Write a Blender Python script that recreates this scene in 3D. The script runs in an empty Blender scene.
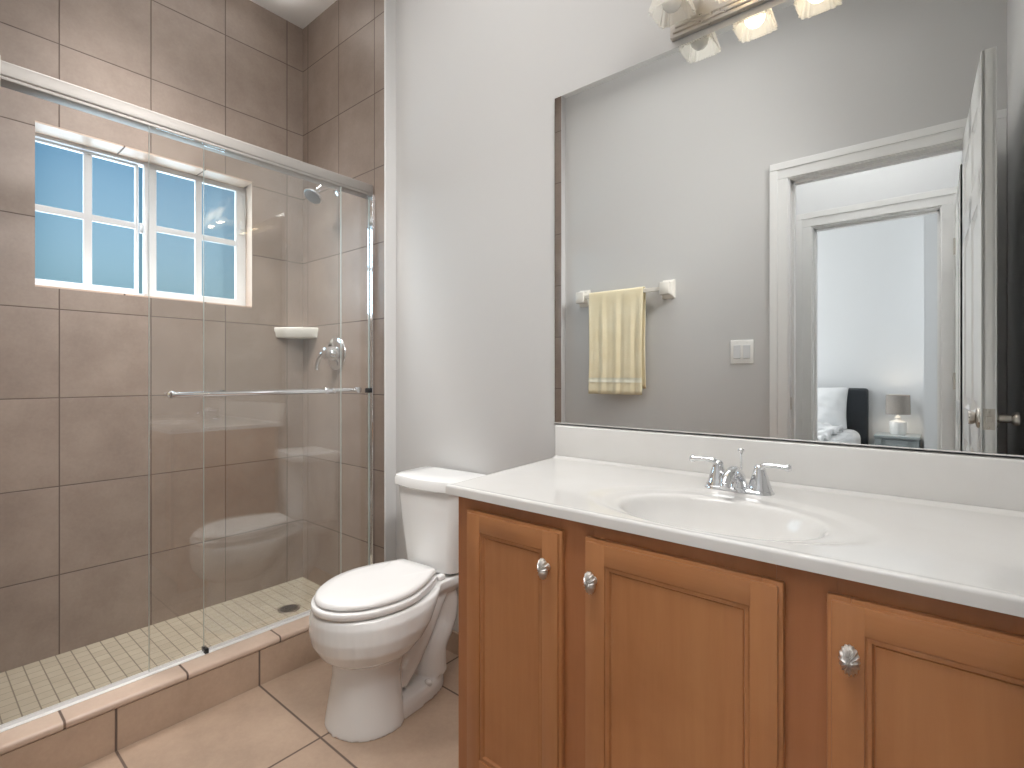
import bpy, bmesh, math, random
from mathutils import Vector, Matrix
R = math.radians
random.seed(4)
SC = bpy.context.scene
COL = SC.collection

# ------------------------------------------------------------------ camera
cam_d = bpy.data.cameras.new('camera')
cam_d.sensor_fit = 'HORIZONTAL'; cam_d.sensor_width = 36.0
cam_d.lens = 512.4 / 1024 * 36.0
cam_d.shift_y = -8.5 / 1024
cam_d.clip_start = 0.01
cam = bpy.data.objects.new('camera', cam_d); COL.objects.link(cam)
cam.location = (0, 0, 1.08); cam.rotation_euler = (R(90), 0, 0.6937)
SC.camera = cam

# ------------------------------------------------------------------ exposure
vs = SC.view_settings
vs.view_transform = 'Standard'; vs.look = 'None'; vs.gamma = 1.0; vs.use_curve_mapping = False
vs.exposure = -0.27
SC.display_settings.display_device = 'sRGB'
try:
    SC.cycles.max_bounces = 14; SC.cycles.diffuse_bounces = 6; SC.cycles.glossy_bounces = 8
    SC.cycles.transmission_bounces = 10; SC.cycles.transparent_max_bounces = 24
    SC.cycles.sample_clamp_indirect = 4.0
    SC.cycles.caustics_reflective = True; SC.cycles.caustics_refractive = False
except Exception:
    pass

# ------------------------------------------------------------------ sky
SKY = 0.78
w = bpy.data.worlds.new('sky'); SC.world = w; w.use_nodes = True
nt = w.node_tree; nt.nodes.clear()
o_ = nt.nodes.new('ShaderNodeOutputWorld'); b_ = nt.nodes.new('ShaderNodeBackground')
tc_ = nt.nodes.new('ShaderNodeTexCoord'); sx_ = nt.nodes.new('ShaderNodeSeparateXYZ')
rp_ = nt.nodes.new('ShaderNodeValToRGB')
nt.links.new(tc_.outputs['Generated'], sx_.inputs[0]); nt.links.new(sx_.outputs['Z'], rp_.inputs[0])
nt.links.new(rp_.outputs[0], b_.inputs[0]); nt.links.new(b_.outputs[0], o_.inputs[0])
cr = rp_.color_ramp
cr.elements[0].position = 0.08; cr.elements[0].color = (0.38, 0.60, 0.63, 1)
cr.elements[1].position = 0.60; cr.elements[1].color = (0.09, 0.26, 0.52, 1)
e_ = cr.elements.new(0.20); e_.color = (0.28, 0.52, 0.67, 1)
e_ = cr.elements.new(0.31); e_.color = (0.17, 0.41, 0.64, 1)
b_.inputs[1].default_value = SKY

# ------------------------------------------------------------------ large lights
def area(name, loc, to, sx, sy, power, col=(1, 1, 1), spread=180):
    d = bpy.data.lights.new(name, 'AREA'); d.shape = 'RECTANGLE'; d.size = sx; d.size_y = sy
    d.energy = power; d.color = col; d.spread = R(spread)
    o = bpy.data.objects.new(name, d); COL.objects.link(o); o.location = loc
    o.rotation_euler = Vector(to).to_track_quat('-Z', 'Y').to_euler()
    return o
area('ceiling_bounce_fill', (-1.05, 0.72, 2.80), (0, 0, 1), 1.2, 0.8, 15, (1.0, 0.985, 0.97))  # added fill, faces up so the ceiling returns soft light
area('shower_bounce_fill', (-2.2, 0.72, 2.80), (0, 0, 1), 0.3, 0.9, 3.5, (1.0, 0.98, 0.955))  # added, aims up over the shower to lift its ambient light
area('shower_floor_fill', (-2.2, 0.70, 2.84), (0, 0, -1), 0.34, 1.0, 4.0, (1.0, 0.98, 0.955), 48)  # added lamp without a fixture, brightens the shower floor
area('shower_corner_fill', (-2.12, 0.28, 2.80), (-0.22, 0.95, -2.1), 0.30, 0.30, 7.5, (1.0, 0.98, 0.955), 62)  # added to brighten the far tiled corner behind the glass
area('shower_wash_fill', (0.08, 0.62, 2.52), (-2.4, 0.06, -1.60), 0.6, 0.50, 10.5, (1.0, 0.985, 0.97), 74)  # added unseen wash over the shower and toilet side
area('vanity_wash_fill', (-0.5, 0.16, 2.78), (0.0, 0.75, -2.2), 0.9, 0.2, 3.4, (1.0, 0.985, 0.97), 75)  # added unseen wash for the counter and cabinet fronts
area('bedroom_fill', (-2.6, -2.0, 1.6), (1, 0, 0), 1.2, 1.5, 52, (1.0, 0.995, 0.985))  # added area lamp in place of daylight from an unseen window
area('hall_bounce_fill', (-0.4, -0.5, 2.78), (0, 0, 1), 0.8, 0.5, 115, (1.0, 0.99, 0.98))  # added upward fill that whitens the hall in the mirror
area('window_daylight', (-2.74, 0.70, 1.72), (1, 0, 0), 0.70, 0.55, 9, (0.80, 0.92, 1.0))

# ------------------------------------------------------------------ materials
MATS = {}
def srgb(r, g, b):
    f = lambda c: ((c / 255 + 0.055) / 1.055) ** 2.4 if c / 255 > 0.04045 else c / 255 / 12.92
    return (f(r), f(g), f(b), 1)
class N:
    """small node-graph helper"""
    def __init__(s, name):
        s.m = bpy.data.materials.new(name); s.m.use_nodes = True; s.t = s.m.node_tree; s.t.nodes.clear()
        s.out = s.n('ShaderNodeOutputMaterial'); MATS[name] = s.m
    def n(s, typ, **kw):
        x = s.t.nodes.new(typ)
        for k, v in kw.items(): setattr(x, k, v)
        return x
    def l(s, a, b): s.t.links.new(a, b)
    def math(s, op, a, b=None, c=None):
        x = s.n('ShaderNodeMath', operation=op)
        for i, v in enumerate((a, b, c)):
            if v is None: continue
            if isinstance(v, (int, float)): x.inputs[i].default_value = v
            else: s.l(v, x.inputs[i])
        return x.outputs[0]
    def mix(s, f, a, b, blend='MIX'):
        x = s.n('ShaderNodeMix', data_type='RGBA', blend_type=blend)
        for sock, v in ((x.inputs[0], f), (x.inputs[6], a), (x.inputs[7], b)):
            if isinstance(v, (int, float)): sock.default_value = v
            elif isinstance(v, tuple): sock.default_value = v
            else: s.l(v, sock)
        return x.outputs[2]
    def noise(s, scale, detail=3, rough=0.5, vec=None, dim='3D'):
        x = s.n('ShaderNodeTexNoise'); x.inputs['Scale'].default_value = scale
        x.inputs['Detail'].default_value = detail; x.inputs['Roughness'].default_value = rough
        s.l(vec if vec is not None else s.pos(), x.inputs['Vector']); return x.outputs['Fac']
    def pos(s):
        if not hasattr(s, '_p'): s._p = s.n('ShaderNodeTexCoord').outputs['Object']
        return s._p
    def ramp(s, f, a, b):
        x = s.n('ShaderNodeMapRange'); x.inputs[1].default_value = a; x.inputs[2].default_value = b
        s.l(f, x.inputs[0]); return x.outputs[0]
    def bump(s, h, strength, dist):
        x = s.n('ShaderNodeBump'); x.inputs['Strength'].default_value = strength
        x.inputs['Distance'].default_value = dist; s.l(h, x.inputs['Height']); return x.outputs[0]
    def pbr(s, color, rough=0.5, metal=0.0, normal=None, **kw):
        p = s.n('ShaderNodeBsdfPrincipled')
        for sock, v in ((p.inputs['Base Color'], color), (p.inputs['Roughness'], rough), (p.inputs['Metallic'], metal)):
            if isinstance(v, (int, float, tuple)): sock.default_value = v
            else: s.l(v, sock)
        if normal is not None: s.l(normal, p.inputs['Normal'])
        for k, v in kw.items(): p.inputs[k.replace('_', ' ')].default_value = v
        s.l(p.outputs[0], s.out.inputs[0]); return p

def paint(name, col, rough=0.55, bumpy=0.06):
    g = N(name)
    n1 = g.noise(220, 2); n2 = g.noise(1.3, 3)
    c = g.mix(g.ramp(n2, 0.3, 0.7), tuple(x * 0.985 for x in col[:3]) + (1,), col)
    g.pbr(c, rough, normal=g.bump(n1, bumpy, 0.002))
    return g.m
def tile(name, ax, org, size, gw, col_a, col_b, grout, rough=0.45, var=0.06, thin=(1.0, 1.0)):
    """tile grid on two world axes; a face is tiled by its own size, mottled like fired clay"""
    g = N(name)
    sp = g.n('ShaderNodeSeparateXYZ'); g.l(g.pos(), sp.inputs[0])
    dists, ids = [], []
    for a, o, s, tn in zip(ax, org, size, thin):
        q = g.math('DIVIDE', g.math('SUBTRACT', sp.outputs[a], o), s)
        fr = g.math('FRACT', g.math('ADD', q, 100.0)); ids.append(g.math('FLOOR', g.math('ADD', q, 100.0)))
        d = g.math('MULTIPLY', g.math('MINIMUM', fr, g.math('SUBTRACT', 1.0, fr)), s * tn); dists.append(d)
    d = g.math('MINIMUM', dists[0], dists[1])
    body = g.ramp(d, gw * 0.5 * 0.75, gw * 0.5 * 1.35)
    cb = g.n('ShaderNodeCombineXYZ'); g.l(ids[0], cb.inputs[0]); g.l(ids[1], cb.inputs[1])
    wn = g.n('ShaderNodeTexWhiteNoise'); g.l(cb.outputs[0], wn.inputs[0])
    # shift the mottling tile by tile so that it does not run across the joints
    va = g.n('ShaderNodeVectorMath', operation='ADD'); g.l(g.pos(), va.inputs[0])
    sc = g.n('ShaderNodeVectorMath', operation='SCALE'); g.l(wn.outputs['Color'], sc.inputs[0]); sc.inputs['Scale'].default_value = 7.0
    g.l(sc.outputs[0], va.inputs[1])
    n1 = g.noise(7.0, 5, 0.6, va.outputs[0]); n2 = g.noise(90.0, 3, 0.6, va.outputs[0])
    f = g.math('ADD', g.math('MULTIPLY', g.ramp(n1, 0.32, 0.68), 0.75), g.math('MULTIPLY', g.ramp(n2, 0.3, 0.7), 0.25))
    c = g.mix(f, col_a, col_b)
    hv = g.n('ShaderNodeHueSaturation'); g.l(c, hv.inputs['Color'])
    g.l(g.math('ADD', 1.0 - var / 2, g.math('MULTIPLY', wn.outputs['Value'], var)), hv.inputs['Value'])
    fin = g.mix(body, grout, hv.outputs[0])
    rg = g.math('ADD', 0.85, g.math('MULTIPLY', body, rough - 0.85))
    h = g.math('ADD', body, g.math('MULTIPLY', n2, 0.10))
    g.pbr(fin, rg, normal=g.bump(h, 0.5, 0.0016))
    return g.m

M = {}
M['wall'] = paint('wall_paint', srgb(204, 203, 202))
M['bed_wall'] = paint('bedroom_wall_paint', srgb(226, 228, 230))
M['ceil'] = paint('ceiling_paint', srgb(232, 231, 229), 0.7, 0.25)
M['trim'] = paint('trim_paint', srgb(236, 236, 235), 0.32, 0.01)
TA, TB, TG = srgb(129, 114, 104), srgb(148, 133, 122), srgb(92, 79, 72)
TW, TH, Z0 = 0.2885, 0.3284, 0.3401
M['tile_left'] = tile('shower_tile_window_side', (1, 2), (1.2535, Z0), (TW, TH), 0.0036, TA, TB, TG, 0.42)
M['tile_end'] = tile('shower_tile_end_walls', (0, 2), (-2.176, Z0), (0.2825, TH), 0.0036, TA, TB, TG, 0.42)
FA, FB, FG = srgb(168, 145, 126), srgb(188, 164, 144), srgb(102, 86, 77)
M['tile_floor'] = tile('floor_tile', (0, 1), (-1.416, 0.81), (0.405, 0.405), 0.0062, FA, FB, FG, 0.40)
M['tile_curb'] = tile('curb_tile_front', (1, 2), (0.81, -5.0), (0.405, 10.0), 0.0060, FA, FB, FG, 0.42)
M['tile_lit'] = tile('lit_cap_tile', (1, 0), (0.5866, -5.0), (0.295, 9.0), 0.0055, srgb(188, 165, 148), srgb(202, 180, 163), FG, 0.38)  # curb cap and window recess tile, lighter because light is painted into its colour
M['tile_pan'] = tile('shower_floor_mosaic', (1, 0), (0.2456, -2.509), (0.0437, 0.0437), 0.0032, srgb(146, 136, 119), srgb(159, 149, 132), srgb(112, 102, 91), 0.55, 0.08, (1.0, 1.7))
M['tile_base'] = tile('tile_skirting', (0, 2), (-1.416, -0.9), (0.405, 1.0), 0.0055, FA, FB, FG, 0.42)

def simple(name, col, rough, metal=0.0, **kw):
    g = N(name); n = g.noise(60, 2)
    r = g.math('ADD', rough - 0.02, g.math('MULTIPLY', n, 0.04))
    g.pbr(col, r, metal, **kw); return g.m
M['chrome'] = simple('polished_chrome', (0.80, 0.81, 0.83, 1), 0.07, 1.0)
M['rail'] = simple('brushed_aluminium', (0.33, 0.31, 0.29, 1), 0.5, 0.6)
M['nickel'] = simple('satin_nickel', (0.62, 0.58, 0.53, 1), 0.28, 1.0)
M['knob'] = simple('pewter_knob_metal', (0.74, 0.72, 0.70, 1), 0.38, 1.0)
M['slate'] = simple('grey_spray_plate', (0.07, 0.075, 0.085, 1), 0.45)
M['channel'] = simple('mirror_channel_metal', (0.80, 0.79, 0.78, 1), 0.45, 0.4)
M['dark'] = simple('black_rubber', (0.012, 0.012, 0.013, 1), 0.6)
M['drain'] = simple('dark_bronze_drain', (0.10, 0.095, 0.085, 1), 0.4, 0.8)
M['porcelain'] = simple('white_porcelain', srgb(236, 236, 235), 0.09, Coat_Weight=0.3)
M['seat'] = simple('white_seat_plastic', srgb(238, 237, 236), 0.18)
M['ceramic'] = simple('white_ceramic', srgb(226, 222, 214), 0.14)
M['plastic'] = simple('switch_plastic', srgb(240, 239, 236), 0.3)
M['vinyl'] = simple('window_vinyl', srgb(218, 220, 222), 0.35)
M['leather'] = simple('charcoal_leather', srgb(40, 46, 53), 0.5)
M['lamp_base'] = simple('glazed_lamp_base', srgb(236, 236, 234), 0.25)

g = N('cultured_marble'); n = g.noise(3.2, 5, 0.6)
g.pbr(g.mix(g.ramp(n, 0.35, 0.7), srgb(232, 230, 227), srgb(238, 237, 235)), 0.13, Coat_Weight=0.25); M['marble'] = g.m

def wood(name, grain_axis, ca, cb, cc):
    g = N(name)
    mp = g.n('ShaderNodeMapping'); g.l(g.pos(), mp.inputs[0])
    s = [1.0, 1.0, 1.0]; s[grain_axis] = 0.07
    mp.inputs['Scale'].default_value = s
    n1 = g.noise(70, 4, 0.6, mp.outputs[0]); n2 = g.noise(14, 3, 0.55, mp.outputs[0]); n3 = g.noise(4.0, 4, 0.6)
    f = g.math('ADD', g.math('MULTIPLY', g.ramp(n1, 0.3, 0.7), 0.35), g.math('MULTIPLY', g.ramp(n2, 0.3, 0.7), 0.65))
    c = g.mix(f, ca, cb); c = g.mix(g.math('MULTIPLY', g.ramp(n3, 0.5, 0.78), 0.45), c, cc)
    g.pbr(c, 0.34, normal=g.bump(n1, 0.05, 0.001), Coat_Weight=0.15); return g.m
WA, WB, WC = srgb(168, 111, 68), srgb(186, 130, 85), srgb(146, 92, 54)
M['wood_v'] = wood('maple_upright_grain', 2, WA, WB, WC)
M['wood_h'] = wood('maple_level_grain', 0, WA, WB, WC)
M['wood_f'] = wood('maple_face_frame', 2, srgb(160, 102, 63), srgb(175, 117, 76), WC)
M['distress'] = wood('distressed_grey_wood', 0, srgb(150, 160, 164), srgb(190, 198, 200), srgb(120, 130, 136))

def thin_glass(name, tint, gl=1.0, ior=1.5):
    g = N(name)
    t = g.n('ShaderNodeBsdfTransparent'); t.inputs[0].default_value = tint
    gs = g.n('ShaderNodeBsdfGlossy'); gs.inputs['Roughness'].default_value = 0.0; gs.inputs[0].default_value = (gl, gl, gl, 1)
    lw = g.n('ShaderNodeLayerWeight'); lw.inputs[0].default_value = 0.5       # same reflectance on both faces of the sheet
    r0 = ((ior - 1) / (ior + 1)) ** 2
    fr = g.math('ADD', r0, g.math('MULTIPLY', 1 - r0, g.math('POWER', lw.outputs['Facing'], 5.0)))
    mx = g.n('ShaderNodeMixShader'); g.l(fr, mx.inputs[0]); g.l(t.outputs[0], mx.inputs[1]); g.l(gs.outputs[0], mx.inputs[2])
    g.l(mx.outputs[0], g.out.inputs[0]); return g.m
M['glass'] = thin_glass('shower_glass', (0.985, 0.99, 0.987, 1), 1.0, 1.62)
M['glass_edge'] = simple('glass_edge_green', srgb(186, 194, 190), 0.3)
g = N('frosted_pane')
t = g.n('ShaderNodeBsdfTransparent'); t.inputs[0].default_value = (0.92, 0.97, 1.0, 1)
nz = g.noise(420, 2); d = g.n('ShaderNodeBsdfTranslucent')
g.l(g.mix(g.ramp(nz, 0.3, 0.7), (0.55, 0.6, 0.62, 1), (0.8, 0.85, 0.87, 1)), d.inputs[0])
mx = g.n('ShaderNodeMixShader'); g.l(g.math('ADD', 0.015, g.math('MULTIPLY', nz, 0.03)), mx.inputs[0])
g.l(t.outputs[0], mx.inputs[1]); g.l(d.outputs[0], mx.inputs[2]); g.l(mx.outputs[0], g.out.inputs[0]); M['pane'] = g.m
g = N('mirror_silver')
p = g.n('ShaderNodeBsdfGlossy'); p.inputs[0].default_value = (0.86, 0.875, 0.87, 1); p.inputs['Roughness'].default_value = 0.0
g.l(p.outputs[0], g.out.inputs[0]); M['mirror'] = g.m
g = N('etched_glass_shade')
t = g.n('ShaderNodeBsdfTranslucent'); t.inputs[0].default_value = (0.95, 0.93, 0.88, 1)
d = g.n('ShaderNodeBsdfPrincipled'); d.inputs['Base Color'].default_value = (0.9, 0.89, 0.87, 1); d.inputs['Roughness'].default_value = 0.3
tr = g.n('ShaderNodeBsdfTransparent')
m1 = g.n('ShaderNodeMixShader'); m1.inputs[0].default_value = 0.25; g.l(t.outputs[0], m1.inputs[1]); g.l(d.outputs[0], m1.inputs[2])
m2 = g.n('ShaderNodeMixShader'); m2.inputs[0].default_value = 0.25; g.l(m1.outputs[0], m2.inputs[1]); g.l(tr.outputs[0], m2.inputs[2])
g.l(m2.outputs[0], g.out.inputs[0]); M['shade'] = g.m
def emit(name, col, s):
    g = N(name); e = g.n('ShaderNodeEmission'); e.inputs[0].default_value = col; e.inputs[1].default_value = s
    g.l(e.outputs[0], g.out.inputs[0]); return g.m
M['bulb_on'] = emit('lit_bulb', (1.0, 0.80, 0.56, 1), 17)
M['bulb_bed'] = emit('lit_bedside_bulb', (1.0, 0.86, 0.70, 1), 45)
M['bulb_off'] = simple('unlit_bulb_glass', srgb(225, 224, 220), 0.2)
g = N('lamp_shade_linen')
t = g.n('ShaderNodeBsdfTranslucent'); t.inputs[0].default_value = (0.46, 0.45, 0.44, 1)
d = g.n('ShaderNodeBsdfDiffuse'); nz = g.noise(160, 2); g.l(g.mix(nz, srgb(150, 146, 142), srgb(176, 172, 168)), d.inputs[0])
m1 = g.n('ShaderNodeMixShader'); m1.inputs[0].default_value = 0.8; g.l(t.outputs[0], m1.inputs[1]); g.l(d.outputs[0], m1.inputs[2])
g.l(m1.outputs[0], g.out.inputs[0]); M['linen'] = g.m
def cloth(name, ca, cb, sc=300):
    g = N(name); n = g.noise(sc, 3, 0.7); n2 = g.noise(12, 3)
    g.pbr(g.mix(g.ramp(n2, 0.3, 0.7), ca, cb), 0.95, normal=g.bump(n, 0.4, 0.003), Sheen_Weight=0.25); return g.m
M['towel'] = cloth('yellow_terry', srgb(234, 220, 184), srgb(240, 229, 198))
M['sheet'] = cloth('white_cotton', srgb(232, 234, 236), srgb(240, 241, 242))
M['carpet'] = cloth('pale_carpet', srgb(176, 168, 158), srgb(190, 182, 172))

# ------------------------------------------------------------------ mesh helpers
def tag(o, label=None, cat=None, group=None, kind=None):
    if label: o['label'] = label
    if cat: o['category'] = cat
    if group: o['group'] = group
    if kind: o['kind'] = kind
    return o
def empty(name, loc=(0, 0, 0), rz=0.0, label=None, cat=None, kind=None):
    o = bpy.data.objects.new(name, None); COL.objects.link(o); o.location = loc; o.rotation_euler = (0, 0, rz)
    o.empty_display_size = 0.05
    return tag(o, label, cat, kind=kind)
def link(name, bm, mats, parent=None, smooth=False, angle=None):
    me = bpy.data.meshes.new(name)
    bmesh.ops.recalc_face_normals(bm, faces=bm.faces)
    bm.to_mesh(me); bm.free()
    if not isinstance(mats, (list, tuple)): mats = [mats]
    for m in mats: me.materials.append(m)
    if smooth:
        for p in me.polygons: p.use_smooth = True
        if angle is not None: me.set_sharp_from_angle(angle=R(angle))
    o = bpy.data.objects.new(name, me); COL.objects.link(o)
    if parent: o.parent = parent
    return o
def box(bm, x0, x1, y0, y1, z0, z1, bev=0.0, seg=2, mat=0, mtx=None):
    vs_ = [bm.verts.new(v) for v in ((x0, y0, z0), (x1, y0, z0), (x1, y1, z0), (x0, y1, z0), (x0, y0, z1), (x1, y0, z1), (x1, y1, z1), (x0, y1, z1))]
    fs = [bm.faces.new([vs_[i] for i in q]) for q in ((3, 2, 1, 0), (4, 5, 6, 7), (0, 1, 5, 4), (1, 2, 6, 5), (2, 3, 7, 6), (3, 0, 4, 7))]
    allv = set(vs_)
    for f in fs: f.material_index = mat
    if bev > 0:
        ed = list({e for f in fs for e in f.edges})
        r = bmesh.ops.bevel(bm, geom=ed, offset=bev, offset_type='OFFSET', segments=seg, profile=0.5, affect='EDGES')
        for f in r['faces']: f.material_index = mat
        allv = {v for v in allv if v.is_valid} | set(r['verts'])
    if mtx is not None: bmesh.ops.transform(bm, matrix=mtx, verts=list(allv))
    return allv
def B(*a, **k):
    bm = bmesh.new(); box(bm, *a, **k); return bm
def loft(bm, rings, close=True, cap0=True, cap1=True, mat=0):
    rows = [[bm.verts.new(p) for p in r] for r in rings]
    n = len(rows[0])
    for a, b in zip(rows, rows[1:]):
        for i in range(n if close else n - 1):
            j = (i + 1) % n
            f = bm.faces.new((a[i], a[j], b[j], b[i])); f.material_index = mat
    if cap0: bm.faces.new(rows[0][::-1]).material_index = mat
    if cap1: bm.faces.new(rows[-1]).material_index = mat
    return rows
def lathe(bm, prof, c=(0, 0, 0), axis=(0, 0, 1), n=32, mat=0, caps=True):
    """prof: list of (radius, height along axis)"""
    q = Vector((0, 0, 1)).rotation_difference(Vector(axis).normalized())
    c = Vector(c); rings = []
    for r, h in prof:
        rings.append([c + q @ Vector((max(r, 1e-4) * math.cos(2 * math.pi * i / n), max(r, 1e-4) * math.sin(2 * math.pi * i / n), h)) for i in range(n)])
    loft(bm, rings, True, caps, caps, mat)
def smooth_path(pts, k=6):
    P = [Vector(p) for p in pts]; out = []
    for i in range(len(P) - 1):
        p0, p1, p2, p3 = P[max(i - 1, 0)], P[i], P[i + 1], P[min(i + 2, len(P) - 1)]
        for j in range(k):
            t = j / k
            out.append(0.5 * ((2 * p1) + (p2 - p0) * t + (2 * p0 - 5 * p1 + 4 * p2 - p3) * t * t + (3 * p1 - p0 - 3 * p2 + p3) * t ** 3))
    out.append(P[-1]); return out
def tube(bm, pts, rad, n=14, mat=0, flat=(1.0, 1.0), up=(0, 0, 1), k=6):
    """swept tube; rad a number or one per control point; flat scales the two cross axes"""
    P = smooth_path(pts, k) if k > 1 else [Vector(p) for p in pts]
    if not isinstance(rad, (list, tuple)): rad = [rad] * len(pts)
    rr = []
    for i in range(len(P)):
        t = i / (len(P) - 1) * (len(rad) - 1); a = min(int(t), len(rad) - 2); f = t - a
        rr.append(rad[a] * (1 - f) + rad[a + 1] * f)
    rings = []; prev = None
    for i, p in enumerate(P):
        d = (P[min(i + 1, len(P) - 1)] - P[max(i - 1, 0)]).normalized()
        if prev is None:
            u = Vector(up)
            if abs(u.dot(d)) > 0.95: u = Vector((0, 1, 0))
            s = d.cross(u).normalized()
        else:
            s = (prev - d * prev.dot(d)).normalized()
        prev = s; u = s.cross(d)
        rings.append([p + s * (math.cos(2 * math.pi * j / n) * rr[i] * flat[0]) + u * (math.sin(2 * math.pi * j / n) * rr[i] * flat[1]) for j in range(n)])
    loft(bm, rings, True, True, True, mat)
def prism(bm, pts, z0, z1, bev=0.0, seg=2, mat=0):
    a = [bm.verts.new((x, y, z0)) for x, y in pts]; b = [bm.verts.new((x, y, z1)) for x, y in pts]
    n = len(pts); fs = [bm.faces.new(a[::-1]), bm.faces.new(b)]
    for i in range(n): fs.append(bm.faces.new((a[i], a[(i + 1) % n], b[(i + 1) % n], b[i])))
    for f in fs: f.material_index = mat
    if bev:
        ed = list(fs[0].edges) + list(fs[1].edges)
        r = bmesh.ops.bevel(bm, geom=ed, offset=bev, segments=seg, profile=0.5, affect='EDGES')
        for f in r['faces']: f.material_index = mat
def struct(name, bm, mats, label, cat, parent=None, **k):
    o = link(name, bm, mats, parent, **k)
    if parent is None: tag(o, label, cat, kind='structure')
    return o

# ------------------------------------------------------------------ room dimensions (metres)
YB = 1.395          # mirror wall
YE = 1.337          # tiled shower end wall below the mirror wall's line
YF = 0.03           # wall with the doorway (behind the camera's back shoulder)
YFS = 0.07          # tiled shower end wall on that side
XW = -2.509         # wall with the window
XC = -1.818         # face of the shower curb, outer corner of the tiled ends
XR = 0.205           # right wall
ZC = 2.859          # ceiling
# ------------------------------------------------------------------ structure
struct('floor', B(XC - 0.10, 0.9, YF - 0.10, YB + 0.02, -0.06, 0.0), M['tile_floor'], 'beige square floor tiles of the bathroom', 'floor')
struct('floor_shower', B(XW - 0.02, XC - 0.08, YFS - 0.02, YE + 0.02, -0.06, 0.045), M['tile_pan'], 'small cream mosaic tiles on the shower floor', 'floor')
struct('ceiling', B(XW - 0.2, XR + 0.15, YF - 0.1, YB + 0.15, ZC, ZC + 0.1), M['ceil'], 'white ceiling above the bathroom and shower', 'ceiling')
struct('wall_back', B(XC - 0.06, XR + 0.15, YB, YB + 0.12, -0.06, ZC), M['wall'], 'white wall behind the toilet and the mirror', 'wall')
struct('wall_right', B(XR, XR + 0.12, YF - 0.02, YB + 0.02, -0.06, ZC), M['wall'], 'white wall behind the open white door', 'wall')
# shower end walls: tile on the shower face, painted return at the outer corner
def end_wall(name, y0, y1, label, xc=XC, bv=0.006):
    bm = bmesh.new(); box(bm, XW - 0.02, xc, y0, y1, -0.06, ZC)
    bm.normal_update()
    for f in bm.faces:
        if f.normal.x > 0.9: f.material_index = 1
    e = [e for e in bm.edges if all(abs(v.co.x - xc) < 1e-5 for v in e.verts) and abs(e.verts[0].co.z - e.verts[1].co.z) > 1]
    bmesh.ops.bevel(bm, geom=e, offset=bv, segments=4, profile=0.5, affect='EDGES', material=1)
    return struct(name, bm, [M['tile_end'], M['wall']], label, 'wall')
end_wall('wall_shower_back', YE, YB + 0.12, 'brown tiled shower wall carrying the shower head')
end_wall('wall_shower_front', YF - 0.10, YFS, 'brown tiled shower wall seen as a strip in the mirror', -1.84, 0.004)
# window wall with its niche
WY0, WY1, WZ0, WZ1 = 0.3215, 1.083, 1.402, 2.002
bm = bmesh.new()
for a in ((YFS - 0.2, YE + 0.18, -0.06, WZ0), (YFS - 0.2, YE + 0.18, WZ1, ZC)):
    box(bm, XW - 0.19, XW, a[0], a[1], a[2], a[3])
prism(bm, [(XW, YFS - 0.2), (XW, WY0), (XW - 0.107, WY0 - 0.004), (XW - 0.107, WY0 - 0.034), (XW - 0.19, WY0 - 0.034), (XW - 0.19, YFS - 0.2)], WZ0, WZ1)
prism(bm, [(XW, YE + 0.18), (XW, WY1), (XW - 0.107, WY1 + 0.016), (XW - 0.107, WY1 + 0.034), (XW - 0.19, WY1 + 0.034), (XW - 0.19, YE + 0.18)], WZ0, WZ1)
bm.normal_update()
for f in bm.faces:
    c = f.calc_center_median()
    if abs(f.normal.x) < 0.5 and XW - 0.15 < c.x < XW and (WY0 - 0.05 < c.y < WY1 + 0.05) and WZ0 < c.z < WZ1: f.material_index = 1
struct('wall_left', bm, [M['tile_left'], M['tile_lit']], 'brown tiled shower wall with the window in it', 'wall')  # recess sides take the tile with daylight painted in
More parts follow.
